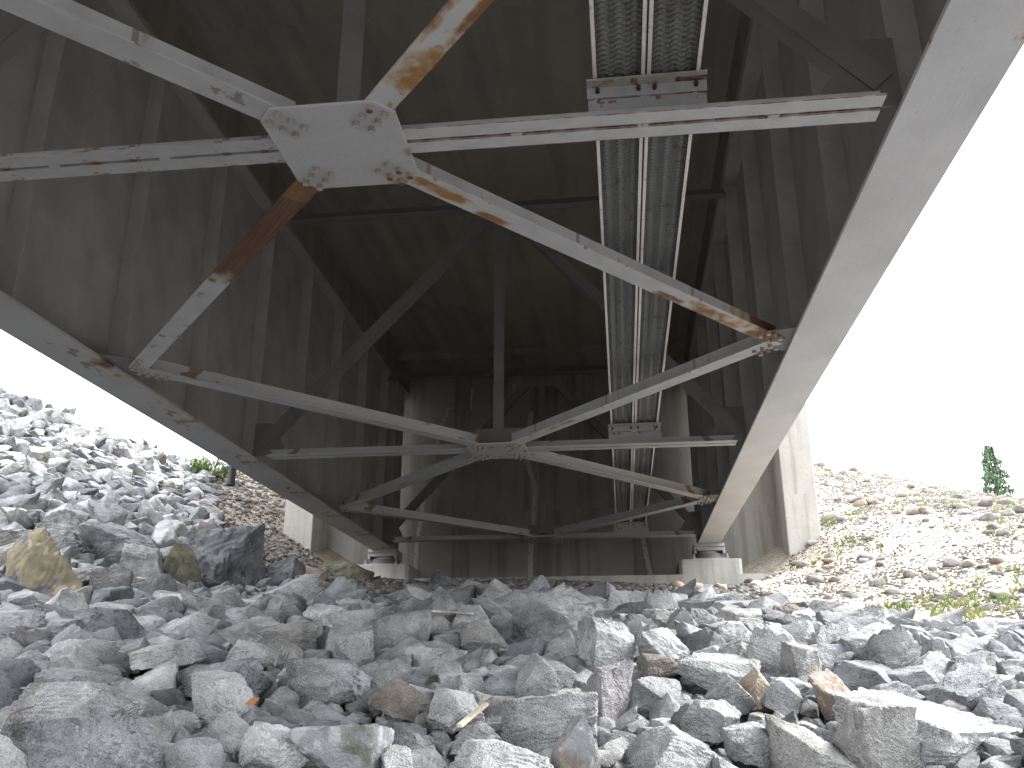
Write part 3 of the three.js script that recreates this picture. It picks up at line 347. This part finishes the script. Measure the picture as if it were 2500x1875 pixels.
// notable rocks, each with its own shape: [x, y, z, width, height, depth, kind, turn, tilt, material, short, label]
const HAND = [
  [-5.80, 2.02, -12.75, 1.22, 1.12, 1.0, 'block', -0.5, 0.12, 'dark', 'big dark boulder below the brown slope', 'big dark grey boulder with a flat broken face below the brown gravel slope'],
  [-6.26, 1.33, -9.5, 0.98, 1.15, 0.6, 'wedge', 0.3, 0.12, yellowRock, 'yellow-brown boulder', 'upright yellow-brown boulder with pale flecks at the left'],
  [-6.18, 1.64, -11.16, 0.6, 0.62, 0.55, 'block', 0.4, 0, 'pale', 'pale block behind the yellow-brown boulder', 'pale grey squarish block right of the yellow-brown boulder'],
  [-5.98, 1.74, -11.78, 0.54, 0.72, 0.5, 'tri', 0.2, 0, 'olive', 'olive block beside the big dark boulder', 'greenish grey upright block touching the big dark boulder on its left'],
  [-5.94, 1.30, -10.09, 0.56, 0.42, 0.5, 'block', 0.5, 0, 'warm', 'warm grey block', 'warm grey low block just right of the yellow-brown boulder foot'],
  [-6.79, 2.01, -11.72, 1.0, 0.66, 0.8, 'wedge', 0.3, 0.1, 'blue', 'long blue-grey boulder', 'long blue-grey boulder on the slope above the pale squarish block'],
  [-7.53, 1.86, -10.60, 0.6, 0.5, 0.55, 'block', 0.6, 0, 'warm', 'warm boulder at the left edge', 'warm grey boulder cut by the left edge above the yellow-brown boulder'],
  [-7.60, 2.22, -11.57, 0.70, 0.56, 0.6, 'block', 0.1, 0.1, 'pale', 'pale boulder at the left', 'pale grey boulder high at the left, up the slope from the yellow-brown one'],
  [-4.70, 2.05, -15.29, 1.0, 0.5, 0.7, 'wedge', 0.1, 0.1, 'olive', 'brownish boulder by the left pedestal', 'brownish boulder in front of the left concrete pedestal'],
  [-5.26, 1.87, -13.74, 0.64, 0.46, 0.5, 'block', -0.3, 0.1, 'grey', 'grey boulder right of the big dark one', 'grey flat-topped boulder just right of the big dark boulder'],
  [-4.95, 1.87, -14.20, 0.5, 0.38, 0.45, 'round', 0, 0, 'tan', 'orange-tan boulder', 'orange-tan boulder between two grey ones near the left pedestal'],
  [-3.37, 0.33, -6.51, 0.56, 0.2, 0.5, 'block', 0.3, 0.12, 'pale', 'smooth pale slab', 'smooth pale slab lying flat in the left foreground'],
  [-2.66, 0.17, -6.05, 0.52, 0.24, 0.4, 'block', -0.2, 0.15, 'blue', 'long pale-topped slab', 'long slab with a rough dark front, right of the smooth pale slab'],
  [-2.41, 0.03, -5.47, 0.35, 0.34, 0.3, 'wedge', -0.5, -0.2, 'pale', 'pale rounded boulder', 'pale rounded upright boulder in front of the long slab'],
  [-2.98, -0.04, -4.94, 0.7, 0.32, 0.5, 'wedge', 0.2, 0.1, 'pale', 'pale boulder behind the front-left boulder', 'large pale boulder right behind the front left boulder'],
  [-2.50, -0.24, -4.3, 0.74, 0.4, 0.5, 'block', -0.25, 0.1, 'blue', 'front-left boulder', 'largest boulder at the lower left with a scooped dark front'],
  [-1.96, 0.13, -6.13, 0.52, 0.34, 0.4, 'block', -0.15, 0.05, 'grey', 'veined block', 'grey block with a broad veined face, left of the dark brown rock'],
  [-1.44, 0.03, -5.90, 0.35, 0.25, 0.3, 'tri', 0.3, 0, 'brown', 'dark brown rock', 'dark brown rough rock among pale rocks in the foreground'],
  [-2.02, 0.62, -8.41, 0.58, 0.44, 0.5, 'block', 0.1, 0.1, 'grey', 'block with the dark underside', 'grey block with a dark undercut base in mid slope'],
  [-2.25, 0.45, -7.54, 0.45, 0.36, 0.4, 'block', 0.5, -0.1, 'grey', 'mid grey block', 'mid grey block in front of the one with the dark base'],
  [-3.79, 0.99, -10.06, 0.5, 0.38, 0.45, 'wedge', 0.7, 0, 'grey', 'smooth wedge', 'smooth grey wedge on the left part of the slope'],
  [-4.47, 1.02, -9.91, 0.5, 0.34, 0.45, 'tri', -0.4, 0, 'grey', 'pointed grey rock', 'pointed grey rock left of the smooth grey wedge'],
  [-1.40, -0.24, -4.67, 0.42, 0.3, 0.35, 'block', 0.05, 0.1, mossRock, 'mossy rock', 'mossy green-fronted rock at the bottom edge'],
  [-1.72, -0.22, -4.65, 0.38, 0.28, 0.3, 'wedge', -0.5, 0.2, 'white', 'chalk-white rock', 'chalk-white rock left of the mossy rock'],
  [-2.03, -0.26, -4.39, 0.24, 0.22, 0.24, 'round', 0, 0, 'grey', 'rounded rock at the bottom', 'rounded grey rock at the bottom edge left of the chalk-white one'],
  [-1.13, -0.27, -4.71, 0.19, 0.14, 0.2, 'block', 0.6, 0, 'white', 'small cream block', 'small cream-coloured block right of the mossy rock'],
  [-0.62, -0.30, -4.68, 0.58, 0.28, 0.45, 'wedge', 0.3, 0.15, 'pale', 'broad pale rock', 'broad pale sparkling rock at the bottom centre'],
  [-2.79, 1.78, -14.57, 0.55, 0.42, 0.4, 'wedge', -0.5, -0.35, 'dark', 'dark rock on the crest', 'dark grey tilted rock on the crest right of the left pedestal'],
  [-1.61, 1.24, -11.75, 0.7, 0.58, 0.6, 'tri', 0.1, 0.1, 'pale', 'peaked boulder', 'peaked boulder with a pale shoulder under the middle of the bridge'],
  [-2.06, 1.02, -10.52, 0.52, 0.52, 0.45, 'tri', 0.4, 0, 'grey', 'tall grey rock', 'tall grey rock just left of the peaked boulder'],
  [-0.67, 0.65, -8.53, 0.82, 0.68, 0.6, 'wedge', -0.35, 0.1, 'grey', 'largest mid-slope boulder', 'largest mid slope boulder with two broad faces, centre'],
  [-0.13, 0.42, -7.48, 0.46, 0.48, 0.42, 'block', 0.4, -0.2, 'pale', 'slanted striped boulder', 'slanted pale boulder right of the largest mid slope boulder'],
  [-0.09, 0.06, -6.04, 0.3, 0.44, 0.3, 'block', 0.5, -0.05, 'purple', 'purple-grey block', 'purple-grey upright block with chiselled faces'],
  [-0.61, 0.15, -6.49, 0.38, 0.38, 0.3, 'tri', 0.1, 0, 'grey', 'triangular rock', 'grey triangular rock left of the purple-grey block'],
  [-0.43, -0.10, -5.45, 0.54, 0.34, 0.4, 'block', 0.1, 0.1, 'grey', 'wide block', 'wide grey block in front of the triangular rock'],
  [-0.26, -0.22, -4.95, 0.25, 0.36, 0.25, 'tri', 0.5, -0.15, stainRock, 'brown-stained rock', 'upright rock with a brown-stained left face, bottom centre'],
  [0.32, 0.41, -7.44, 0.4, 0.3, 0.35, 'wedge', 0.4, -0.2, 'pale', 'pale sloping rock', 'pale sloping rock right of the slanted boulder'],
  [0.27, 0.24, -6.81, 0.36, 0.18, 0.3, 'wedge', 0.3, 0, 'brown', 'dark brown slab', 'dark brown pointed slab in the shade of pale rocks'],
  [0.64, 0.19, -6.55, 0.54, 0.3, 0.35, 'block', -0.5, -0.22, 'pale', 'long bright slab', 'long bright slab tilted down to the right'],
  [0.47, -0.09, -5.48, 0.34, 0.22, 0.3, 'block', -0.2, -0.1, 'grey', 'low grey block', 'low grey block left of centre in the right foreground'],
  [0.66, 0.06, -6.03, 0.32, 0.22, 0.3, 'tri', 0.2, 0, 'grey', 'grey peaked rock', 'grey peaked rock in front of the long bright slab'],
  [0.95, 0.04, -5.97, 0.24, 0.22, 0.22, 'tri', -0.3, 0, 'grey', 'little pyramid', 'small grey pyramid-like rock in the right foreground'],
  [1.52, -0.13, -5.1, 0.86, 0.46, 0.6, 'block', -0.75, -0.25, 'pale', 'giant slab', 'giant pale slab sloping down at the lower right'],
  [1.20, -0.19, -4.9, 0.36, 0.4, 0.35, 'block', 0.3, 0, 'warm', 'rough dark block', 'rough warm grey block leaning on the giant slab'],
  [0.92, -0.21, -4.87, 0.42, 0.34, 0.35, 'wedge', -0.2, 0, 'warm', 'block left of the rough one', 'warm grey boulder left of the rough block at the bottom'],
  [0.23, -0.24, -4.86, 0.46, 0.28, 0.4, 'tri', 0.2, 0.1, 'grey', 'flat grey rock', 'large flat grey rock at the bottom right of centre'],
  [1.26, 0.04, -5.88, 0.32, 0.34, 0.3, 'wedge', -0.3, -0.2, stainRock, 'brown-topped rock', 'brown-topped rock above the rough block'],
  [0.84, 0.09, -6.13, 0.28, 0.26, 0.26, 'tri', 0, 0, 'tan', 'tan-brown rock', 'tan-brown facetted rock right of the long bright slab end'],
  [1.23, 0.26, -6.77, 0.28, 0.32, 0.28, 'block', 0.4, 0, 'warm', 'upright warm rock', 'upright warm grey rock by the bright rocks at the right'],
  [1.12, 0.37, -7.15, 0.46, 0.4, 0.4, 'wedge', -0.3, 0, 'white', 'bright white rock', 'bright white rock with a dark left side at the right'],
  [0.62, -0.19, -5.07, 0.24, 0.2, 0.24, 'block', 0, 0, 'grey', 'small square rock', 'small square grey rock between the low block and the boulders'],
  [0.55, 0.72, -9.02, 0.32, 0.28, 0.3, 'tri', 0.2, 0, 'grey', 'grey pointed rock uphill', 'grey pointed rock uphill of the pale sloping rock'],
  [-2.82, -0.25, -4.2, 0.3, 0.3, 0.35, 'round', 0, 0, 'white', 'white corner rock', 'white rock in the lower left corner'],
  [-1.21, 0.55, -8.23, 0.45, 0.32, 0.4, 'wedge', 0.4, 0, 'warm', 'warm wedge', 'warm grey wedge left of the largest mid slope boulder'],
  [-2.90, 0.56, -7.93, 0.6, 0.26, 0.5, 'block', 0.1, 0, 'warm', 'flat warm slab', 'flat warm grey slab left of the mid grey block'],
  [-2.85, 0.35, -6.92, 0.46, 0.2, 0.4, 'wedge', 0.2, 0, 'pale', 'flat pale rock', 'flat pale rock behind the long slab'],
  [-3.37, 0.11, -5.48, 0.38, 0.22, 0.35, 'block', -0.3, 0, 'grey', 'grey rock by the left edge', 'grey rock above the large pale boulder near the left edge'],
  [-1.02, -0.03, -5.71, 0.34, 0.24, 0.3, 'wedge', 0, 0, 'pale', 'pale wedge', 'pale wedge right of the dark brown rock'],
  [-0.79, -0.19, -5.11, 0.27, 0.2, 0.25, 'tri', 0.3, 0, 'grey', 'small tri rock', 'small grey rock left of the brown-stained rock'],
  [-4.62, 0.86, -8.83, 0.55, 0.3, 0.5, 'block', 0.3, 0.1, 'grey', 'grey slab at left', 'grey slab below the pointed grey rock'],
  [0.92, 1.73, -15.16, 0.28, 0.24, 0.25, 'round', 0.3, 0, 'tan', 'first tan cobble', 'leftmost of three tan cobbles below the right pedestal'],
  [1.25, 1.72, -15.23, 0.28, 0.22, 0.25, 'round', 0.8, 0, 'tan', 'second tan cobble', 'middle one of three tan cobbles below the right pedestal'],
  [1.63, 1.72, -15.31, 0.23, 0.22, 0.22, 'round', 0.1, 0, 'tan', 'third tan cobble', 'rightmost of three tan cobbles below the right pedestal'],
  [2.28, 1.81, -15.81, 0.3, 0.25, 0.27, 'round', 0.5, 0, 'white', 'cream cobble', 'cream rounded cobble on the gravel right of the right pedestal'],
  [2.10, 0.30, -7.18, 0.22, 0.17, 0.2, 'round', 0, 0, 'white', 'white rounded stone', 'white rounded stone on dark broken rock at the right'],
];
const handScreen = [];
HAND.forEach(([x, y, z, w, h, d, kind, turn, tilt, mt, short, label], i) => {
  const g = rockShape(900 + i * 13, kind, kind === 'round' ? 9 : w > 0.45 ? 26 : 20); g.computeBoundingBox(); const b = g.boundingBox, s = b.getSize(V()), c = b.getCenter(V());
  g.translate(-c.x, -c.y, -c.z); g.scale(w / s.x, h / s.y, d / s.z);
  const q = new THREE.Matrix4().makeRotationFromEuler(new THREE.Euler(0.1, turn, tilt)); g.applyMatrix4(q);
  g.computeBoundingBox(); const s2 = g.boundingBox.getSize(V()), c2 = g.boundingBox.getCenter(V()); g.translate(-c2.x, -c2.y, -c2.z); g.scale((w * 1.04) / s2.x, (h * 1.1) / s2.y, 1); const py = y - h * 0.12; g.translate(0, h * 0.5, 0);
  const m = new THREE.Mesh(metricUV(g, 1.1), typeof mt === 'string' ? ROCK[mt] : mt); m.name = numbered(kind === 'round' ? 'cobble' : 'rock'); m.position.set(x, py - h * 0.5, z); m.castShadow = m.receiveShadow = true; tag(m, label, kind === 'round' ? 'cobble' : 'rock'); scene.add(m);
  rocks.push([x, z, Math.min(w, d * 1.15) * 0.5]); const p = V(x, py, z).project(camera); handScreen.push([p.x * 512, p.y * 384, short]);
});
// the rest of the riprap, packed by size
const cell = new Map(), key = (x, z) => `${Math.floor(x)},${Math.floor(z)}`;
function put(x, z, r) { const k = key(x, z); (cell.get(k) ?? cell.set(k, []).get(k)).push([x, z, r]); }
for (const r of rocks) put(...r);
const shy = rocks.map(([x, z, r]) => { const l = Math.hypot(x, z); const k = r > 0.38 ? 1.7 : 1.15; return [x - (x / l) * r * k, z - (z / l) * r * k, r * (k > 1.5 ? 1.15 : 0.85)]; });
function free(x, z, r, f) { for (let a = -1; a <= 1; a++) for (let b = -1; b <= 1; b++) for (const [u, v, q] of cell.get(key(x + a, z + b)) ?? []) if ((u - x) ** 2 + (v - z) ** 2 < ((q + r) * f) ** 2) return false; return true; }
const auto = [], rr = RNG(4242);
const inView = (x, z, m = 1.12) => { const p = V(x, groundY(x, z), z).project(camera); return p.z < 1 && Math.abs(p.x) < m && p.y < 0.6 && p.y > -1.35; };
for (const [w0, w1, tries, f] of [[0.55, 0.75, 2500, 0.9], [0.4, 0.56, 9000, 0.85], [0.28, 0.4, 26000, 0.82], [0.19, 0.28, 50000, 0.8], [0.12, 0.19, 60000, 0.8], [0.08, 0.13, 30000, 0.85], [0.035, 0.075, 45000, 0.9]]) for (let t = 0; t < tries; t++) {
  const near = rr() < 0.55, d = near ? 3.2 + rr() * 9 : 9 + rr() * 17, a = (rr() - 0.5) * 1.35 - 0.118 * -1 * -1, x = Math.sin(a - 0.0) * d, z = -Math.cos(a) * d;
  let w = mix(w0, w1, rr()); const slate = isSlate(x, z) && z > -13; if (!isRiprap(x, z) && !slate) continue; if (slate && w > 0.26) continue;
  if (w > mix(0.2, 0.5, sstep(5, 11.5, d)) - 0.2 * sstep(13.5, 17, d) && !(rr() < 0.12 && w < 0.4 && d > 6)) continue; if (w < 0.076) { if (d > 10.5) continue; } else if (w < 0.08 + 0.05 * sstep(6, 14, d)) continue; if (d > 15 && w < 0.16) continue; if (z < -13 && x > -4.5 && w > 0.42) continue;
  const bench = x > -4.6 && z < -13.2; if (bench && rr() < sstep(-13.2, -14.6, z) * 0.75 + (x > -1.5 ? 0.15 : 0)) continue;
  if (w > 0.13 + 0.06 * sstep(6, 12, d) && shy.some(([u, v, q]) => (u - x) ** 2 + (v - z) ** 2 < (q + w * 0.5) ** 2)) continue; if (!free(x, z, w * 0.5, f) || !inView(x, z)) continue; put(x, z, w * 0.5); auto.push([x, z, w, d, slate]);
}
const NV = 20, kinds = ['shard', 'wedge', 'shard', 'tri'];
const big = [], small = []; for (let i = 0; i < NV; i++) { const g = rockShape(300 + i * 7, kinds[i % 4], 14); big.push(metricUV(g, 0.4)); small.push(metricUV(rockShape(600 + i * 7, kinds[i % 4], 7, 0.9), 0.4)); }
const roundG = []; for (let i = 0; i < 5; i++) roundG.push(metricUV(rockShape(1700 + i * 3, 'round', 4), 0.4));
const tints = [['mid grey', 'grey', 8], ['blue-grey', 'blue', 4], ['pale grey', 'pale', 6], ['dark grey', 'dark', 3.2], ['warm grey', 'warm', 1.2], ['brownish', 'brown', 0.2], ['purplish grey', 'purple', 0.3], ['chalky white', 'white', 1]];
function pickTint(r) { let s = 0; for (const t of tints) s += t[2]; let q = r * s; for (const t of tints) { q -= t[2]; if (q <= 0) return t; } return tints[0]; }
const Q = new THREE.Quaternion(), E3 = new THREE.Euler();
for (const o of auto) {
  const [x, z, w] = o, flat = 0.55 + rr() * 0.3, y = groundY(x, z) + w * (0.02 + 0.22 * rr());
  E3.set((rr() - 0.5) * 0.9, rr() * 6.28, (rr() - 0.5) * 0.9); o.pos = V(x, y, z); o.q = new THREE.Quaternion().setFromEuler(E3); o.s = V(w * 1.18, w * flat * 1.15, w * (0.75 + 0.3 * rr()) * 1.15); o.v = Math.floor(rr() * NV); o.t = pickTint(o[4] ? 0.3 + rr() * 0.5 : rr());
  const p = o.pos.clone().project(camera); o.sx = p.x * 512; o.sy = p.y * 384; o.px = Math.abs(p.x) < 0.99 && p.y > -0.99 ? (w / o[3]) : 0;
}
auto.sort((a, b) => b.px - a.px);
const single = auto.slice(0, 215), rest = auto.slice(215), ords = ['nearest', 'second', 'third', 'fourth', 'fifth', 'sixth', 'seventh', 'eighth', 'ninth', 'tenth'], bag = {};
for (const o of single) { let b = null, bd = 1e9; for (const h of handScreen) { const d = Math.hypot(h[0] - o.sx, h[1] - o.sy); if (d < bd) { bd = d; b = h; } } const dx = o.sx - b[0], dy = o.sy - b[1]; const dir = Math.abs(dx) > Math.abs(dy) ? (dx < 0 ? 'left of' : 'right of') : dy > 0 ? 'above' : 'below'; o.dir = dir; o.h = b[2]; o.bd = bd; (bag[dir + b[2]] ??= []).push(o); }
for (const k in bag) bag[k].sort((a, b) => a.bd - b.bd).forEach((o, i) => (o.label = `${o.t[0]} angular rock, ${ords[i] ?? 'farther'} one ${o.dir} the ${o.h}`));
for (const o of single) { const m = new THREE.Mesh(big[o.v], ROCK[o.t[1]]); m.name = numbered('rock'); m.position.copy(o.pos); m.quaternion.copy(o.q); m.scale.copy(o.s); m.castShadow = m.receiveShadow = true; tag(m, o.label, 'rock', 'riprap rocks on the bank'); scene.add(m); }
function scatter(name, label, list, geos, mat) { // list: { pos, q, s, v, c }
  const g = new THREE.Group(); g.name = name; tag(g, label, null, null, 'stuff'); scene.add(g);
  geos.forEach((geo, vi) => { const L = list.filter((o) => o.v === vi); if (!L.length) return; const im = new THREE.InstancedMesh(geo, mat, L.length), M = new THREE.Matrix4(); L.forEach((o, i) => { im.setMatrixAt(i, M.compose(o.pos, o.q, o.s)); im.setColorAt(i, o.c); }); im.name = name + '_pieces'; im.castShadow = im.receiveShadow = true; g.add(im); });
  return g;
}
const plainRock = rockMat(1, 1, 1);
for (const o of rest) o.c = ROCK[o.t[1]].color.clone().multiplyScalar(0.85 + rr() * 0.3);
scatter('riprap', 'loose grey broken rock filling the bank between the larger rocks', rest, small, plainRock);
// gravel: bank at the right, bench under the bridge, brown slope at the left
{
  const L = [], cob = [], WW = V(4.06, 2.6, -18.8), palette = [[0.72, 0.66, 0.58], [0.62, 0.58, 0.54], [0.5, 0.47, 0.44], [0.66, 0.52, 0.42], [0.85, 0.82, 0.76], [0.4, 0.36, 0.33]];
  for (let t = 0; t < 130000; t++) {
    const d = 4 + Math.pow(rr(), 0.7) * 26, a = (rr() - 0.5) * 1.3 - 0.118 + 0.05, x = Math.sin(a) * d, z = -Math.cos(a) * d; if (isRiprap(x, z)) continue;
    if (z < -18.25 && x > -5.7 && x < 2.45) continue; if (z < -19.75 && x > -6.7 && x < 3.5) continue; if (z < -18.8 && x > -7.3 && x < 4.1) continue; if (!inView(x, z, 1.05)) continue;
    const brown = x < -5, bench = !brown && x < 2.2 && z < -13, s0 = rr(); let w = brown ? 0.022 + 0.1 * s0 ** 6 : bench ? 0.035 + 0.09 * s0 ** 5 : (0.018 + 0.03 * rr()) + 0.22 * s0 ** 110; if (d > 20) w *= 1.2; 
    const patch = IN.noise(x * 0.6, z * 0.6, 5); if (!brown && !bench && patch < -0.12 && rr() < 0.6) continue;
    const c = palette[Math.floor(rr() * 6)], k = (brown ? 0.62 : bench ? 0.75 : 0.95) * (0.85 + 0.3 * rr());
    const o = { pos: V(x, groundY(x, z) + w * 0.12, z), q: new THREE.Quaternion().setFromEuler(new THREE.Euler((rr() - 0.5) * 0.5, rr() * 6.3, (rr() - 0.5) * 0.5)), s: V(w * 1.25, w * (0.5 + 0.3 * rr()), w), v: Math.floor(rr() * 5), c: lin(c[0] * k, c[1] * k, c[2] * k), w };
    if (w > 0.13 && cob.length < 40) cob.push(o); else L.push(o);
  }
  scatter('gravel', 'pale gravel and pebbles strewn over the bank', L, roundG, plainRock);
  const cm = [ROCK.white, ROCK.pale, ROCK.tan, ROCK.warm], cn = ['cream', 'pale grey', 'tan', 'warm grey'], od = (n) => n + (n % 10 === 1 && n !== 11 ? 'st' : n % 10 === 2 && n !== 12 ? 'nd' : n % 10 === 3 && n !== 13 ? 'rd' : 'th'); cob.sort((a, b) => a.pos.distanceTo(WW) - b.pos.distanceTo(WW));
  cob.forEach((o, i) => { const m = new THREE.Mesh(roundG[o.v], cm[i % 4]); m.name = numbered('cobble'); m.position.copy(o.pos); m.quaternion.copy(o.q); m.scale.copy(o.s); m.castShadow = m.receiveShadow = true; tag(m, `${cn[i % 4]} cobble on the right gravel bank, ${od(i + 1)} nearest to the wing wall`, 'cobble', 'cobbles on the right bank'); scene.add(m); });
}
// ------------------------------------------------------------------ grass, shrub, conifer, sticks
const leafMat = (r, g, b) => std({ color: lin(r, g, b), roughness: 0.8, side: THREE.DoubleSide });
{
  const r = RNG(77), blades = []; for (let i = 0; i < 12; i++) { const a = r() * 6.28, l = 0.6 + r() * 0.5, b = 0.2 + r() * 0.35, w = 0.014; const c = Math.cos(a), s = Math.sin(a); const g = new THREE.BufferGeometry(); g.setAttribute('position', new THREE.Float32BufferAttribute([-s * w, 0, c * w, s * w, 0, -c * w, c * b * 0.4 + s * w * 0.7, l * 0.65, s * b * 0.4 - c * w * 0.7, -s * w, 0, c * w, c * b * 0.4 + s * w * 0.7, l * 0.65, s * b * 0.4 - c * w * 0.7, c * b * 1.3, l, s * b * 1.3], 3)); g.computeVertexNormals(); blades.push(g); }
  const tuft = mergeGeometries(blades), L = [];
  const spots = [[3.6, -12.2, 0.9, 120], [4.3, -12.6, 0.8, 90], [5.2, -13.2, 1, 70], [4.4, -17.6, 0.5, 26], [3.5, -17.6, 0.4, 18], [4.6, -19.6, 0.5, 20], [7.5, -16.5, 1.2, 70], [8.5, -18.5, 1.2, 60], [6.5, -14, 1, 50], [7.8, -21.5, 1.5, 40], [5.2, -25.5, 1.2, 50], [6.2, -19.5, 1.5, 40], [9.6, -24, 1, 30]];
  for (const [x, z, R, n] of spots) for (let i = 0; i < n; i++) { const a = r() * 6.28, d = R * Math.sqrt(r()) , px = x + Math.cos(a) * d, pz = z + Math.sin(a) * d * 1.2, h = 0.045 + 0.08 * r(), y = r(); L.push({ pos: V(px, groundY(px, pz) - 0.01, pz), q: new THREE.Quaternion().setFromEuler(new THREE.Euler(0, r() * 6.28, 0)), s: V(h, h, h), v: 0, c: lin(mix(0.17, 0.32, y), mix(0.27, 0.31, y), 0.1) }); }
  scatter('grass', 'sparse green grass tufts on the gravel bank', L, [tuft], leafMat(1, 1, 1));
}
{ // low evergreen shrub by the drain pipe
  const t = thing('shrub', 'low bright green shrub at the top of the rocks beside the drain pipe', 'shrub', [-9.55, groundY(-9.55, -19.9), -19.9]), r = RNG(88), q = t.position, gs = [], st = [];
  for (let i = 0; i < 26; i++) { const a = r() * 6.28, l = 0.35 + r() * 0.55, el = 0.3 + r() * 0.7, p1 = V(q.x + Math.cos(a) * l * 1.1 * Math.cos(el), q.y + l * Math.sin(el) * 0.75, q.z + Math.sin(a) * l * Math.cos(el)); st.push(new THREE.TubeGeometry(new THREE.LineCurve3(V(q.x, q.y - 0.05, q.z), p1), 1, 0.008, 4)); for (let j = 0; j < 34; j++) { const f = 0.35 + r() * 0.7, c = V(mix(q.x, p1.x, f), mix(q.y, p1.y, f), mix(q.z, p1.z, f)).add(V(r() - 0.5, r() - 0.4, r() - 0.5).multiplyScalar(0.16)), g = new THREE.PlaneGeometry(0.025, 0.11); g.rotateX(r() * 3); g.rotateY(r() * 6); g.translate(c.x, c.y, c.z); gs.push(g); } }
  part('stems', st.map((x) => x.toNonIndexed()), ROCK.brown, t); part('foliage', gs.map((x) => x.toNonIndexed()), leafMat(0.13, 0.2, 0.05), t);
}
{ // small conifer beyond the right bank
  const bx = 13.42, bz = -33.3, by = 5.0, H = 3.75, t = thing('conifer_tree', 'small green conifer beyond the gravel bank at the far right', 'tree', [bx, by, bz]), r = RNG(99);
  const tr = new THREE.CylinderGeometry(0.012, 0.07, H, 7, 6); tr.translate(bx, by + H / 2, bz); part('trunk', tr.toNonIndexed(), ROCK.brown, t);
  const limbs = [], nd = []; for (let i = 0; i < 78; i++) { const f = 0.06 + 0.92 * (i / 78) + 0.02 * r(), y = by + f * H, len = (0.12 + 0.95 * Math.pow(1 - f, 0.85)) * (0.6 + 0.55 * r()), a = i * 2.4 + r(), p0 = V(bx, y, bz), p1 = V(bx + Math.cos(a) * len, y - 0.06 + len * 0.12, bz + Math.sin(a) * len); limbs.push(new THREE.TubeGeometry(new THREE.LineCurve3(p0, p1), 1, 0.009, 3).toNonIndexed()); const n = 18 + Math.round(80 * len); for (let j = 0; j < n; j++) { const g = new THREE.PlaneGeometry(0.04, 0.15), c = p0.clone().lerp(p1, 0.25 + 0.8 * r()).add(V(r() - 0.5, r() - 0.55, r() - 0.5).multiplyScalar(0.13)); g.rotateX(r() * 3.1); g.rotateY(r() * 6.2); g.translate(c.x, c.y, c.z); nd.push(g.toNonIndexed()); } }
  const cr = part('crown', nd, leafMat(0.15, 0.23, 0.14), t); part('limb', limbs, ROCK.brown, cr);
}
function stick(name, label, cat, pts, rad, mat, group) { const c = new THREE.CatmullRomCurve3(pts.map((p) => V(...p))), g = new THREE.TubeGeometry(c, 16, rad, 6); const p = V(...pts[0]); g.translate(-p.x, -p.y, -p.z); const m = new THREE.Mesh(g, mat); m.name = numbered(name); m.position.copy(p); m.castShadow = m.receiveShadow = true; scene.add(m); return tag(m, label, cat, group); }
const dry = std({ map: rockMap, color: lin(0.62, 0.5, 0.36) }), up = (x, z, h) => [x, groundY(x, z) + h, z];
stick('dead_branch', 'longest dry bare branch lying on the left rock slope', 'branch', [up(-8.9, -15.6, 0.45), up(-8.3, -16.0, 0.36), up(-7.7, -16.1, 0.3), up(-7.2, -15.6, 0.3)], 0.009, dry);
stick('dead_branch', 'dry forked twig rising above the left rock slope', 'branch', [up(-8.2, -16.8, 0.2), up(-8.0, -17.1, 0.5), up(-7.9, -17.3, 0.85)], 0.008, dry);
stick('dead_branch', 'thin dry branch crossing the longest branch on the left slope', 'branch', [up(-8.8, -16.4, 0.3), up(-8.2, -16.5, 0.42), up(-7.6, -16.6, 0.38)], 0.007, dry);
stick('twig', 'thin brown twig in the lower left corner', 'twig', [[-2.72, -0.3, -3.9], [-2.83, -0.17, -4.1], [-2.9, -0.06, -4.25], [-2.83, -0.03, -4.3]], 0.004, std({ color: lin(0.2, 0.13, 0.09) }));
{ const wood = std({ map: rockMap, color: lin(1.1, 0.95, 0.72) }); const lath = (label, a, b) => { const g = beam(V(...a), V(...b), 0.03, 0.018); g.translate(-a[0], -a[1], -a[2]); const m = new THREE.Mesh(g, wood); m.name = numbered('wood_lath'); m.position.set(...a); m.castShadow = m.receiveShadow = true; scene.add(tag(m, label, 'wood lath')); };
  lath('pale wooden lath sticking up between foreground rocks at the centre', [-0.88, -0.13, -5.05], [-0.78, -0.02, -5.35]);
  lath('pale wooden lath lying between rocks right of the undercut block', [-1.88, 0.84, -9.1], [-1.45, 0.8, -8.95]);
  lath('pale wooden lath at the foot of the left boulders', [-5.9, 1.42, -10.6], [-5.5, 1.38, -10.65]); }
{ const g = extr([[-1.0, 0], [-0.98, -0.03], [-0.93, -0.02], [-0.95, 0.02]].map(([x, z]) => [x + 1, z]), 0, 0.003); const m = new THREE.Mesh(g, std({ color: lin(0.36, 0.16, 0.06) })); m.name = 'dead_leaf'; m.position.set(-1.95, -0.02, -4.75); m.rotation.set(0.8, 0, 0.3); scene.add(tag(m, 'orange dead leaf on pale rocks in the lower left', 'leaf')); }

renderer.render(scene, camera);
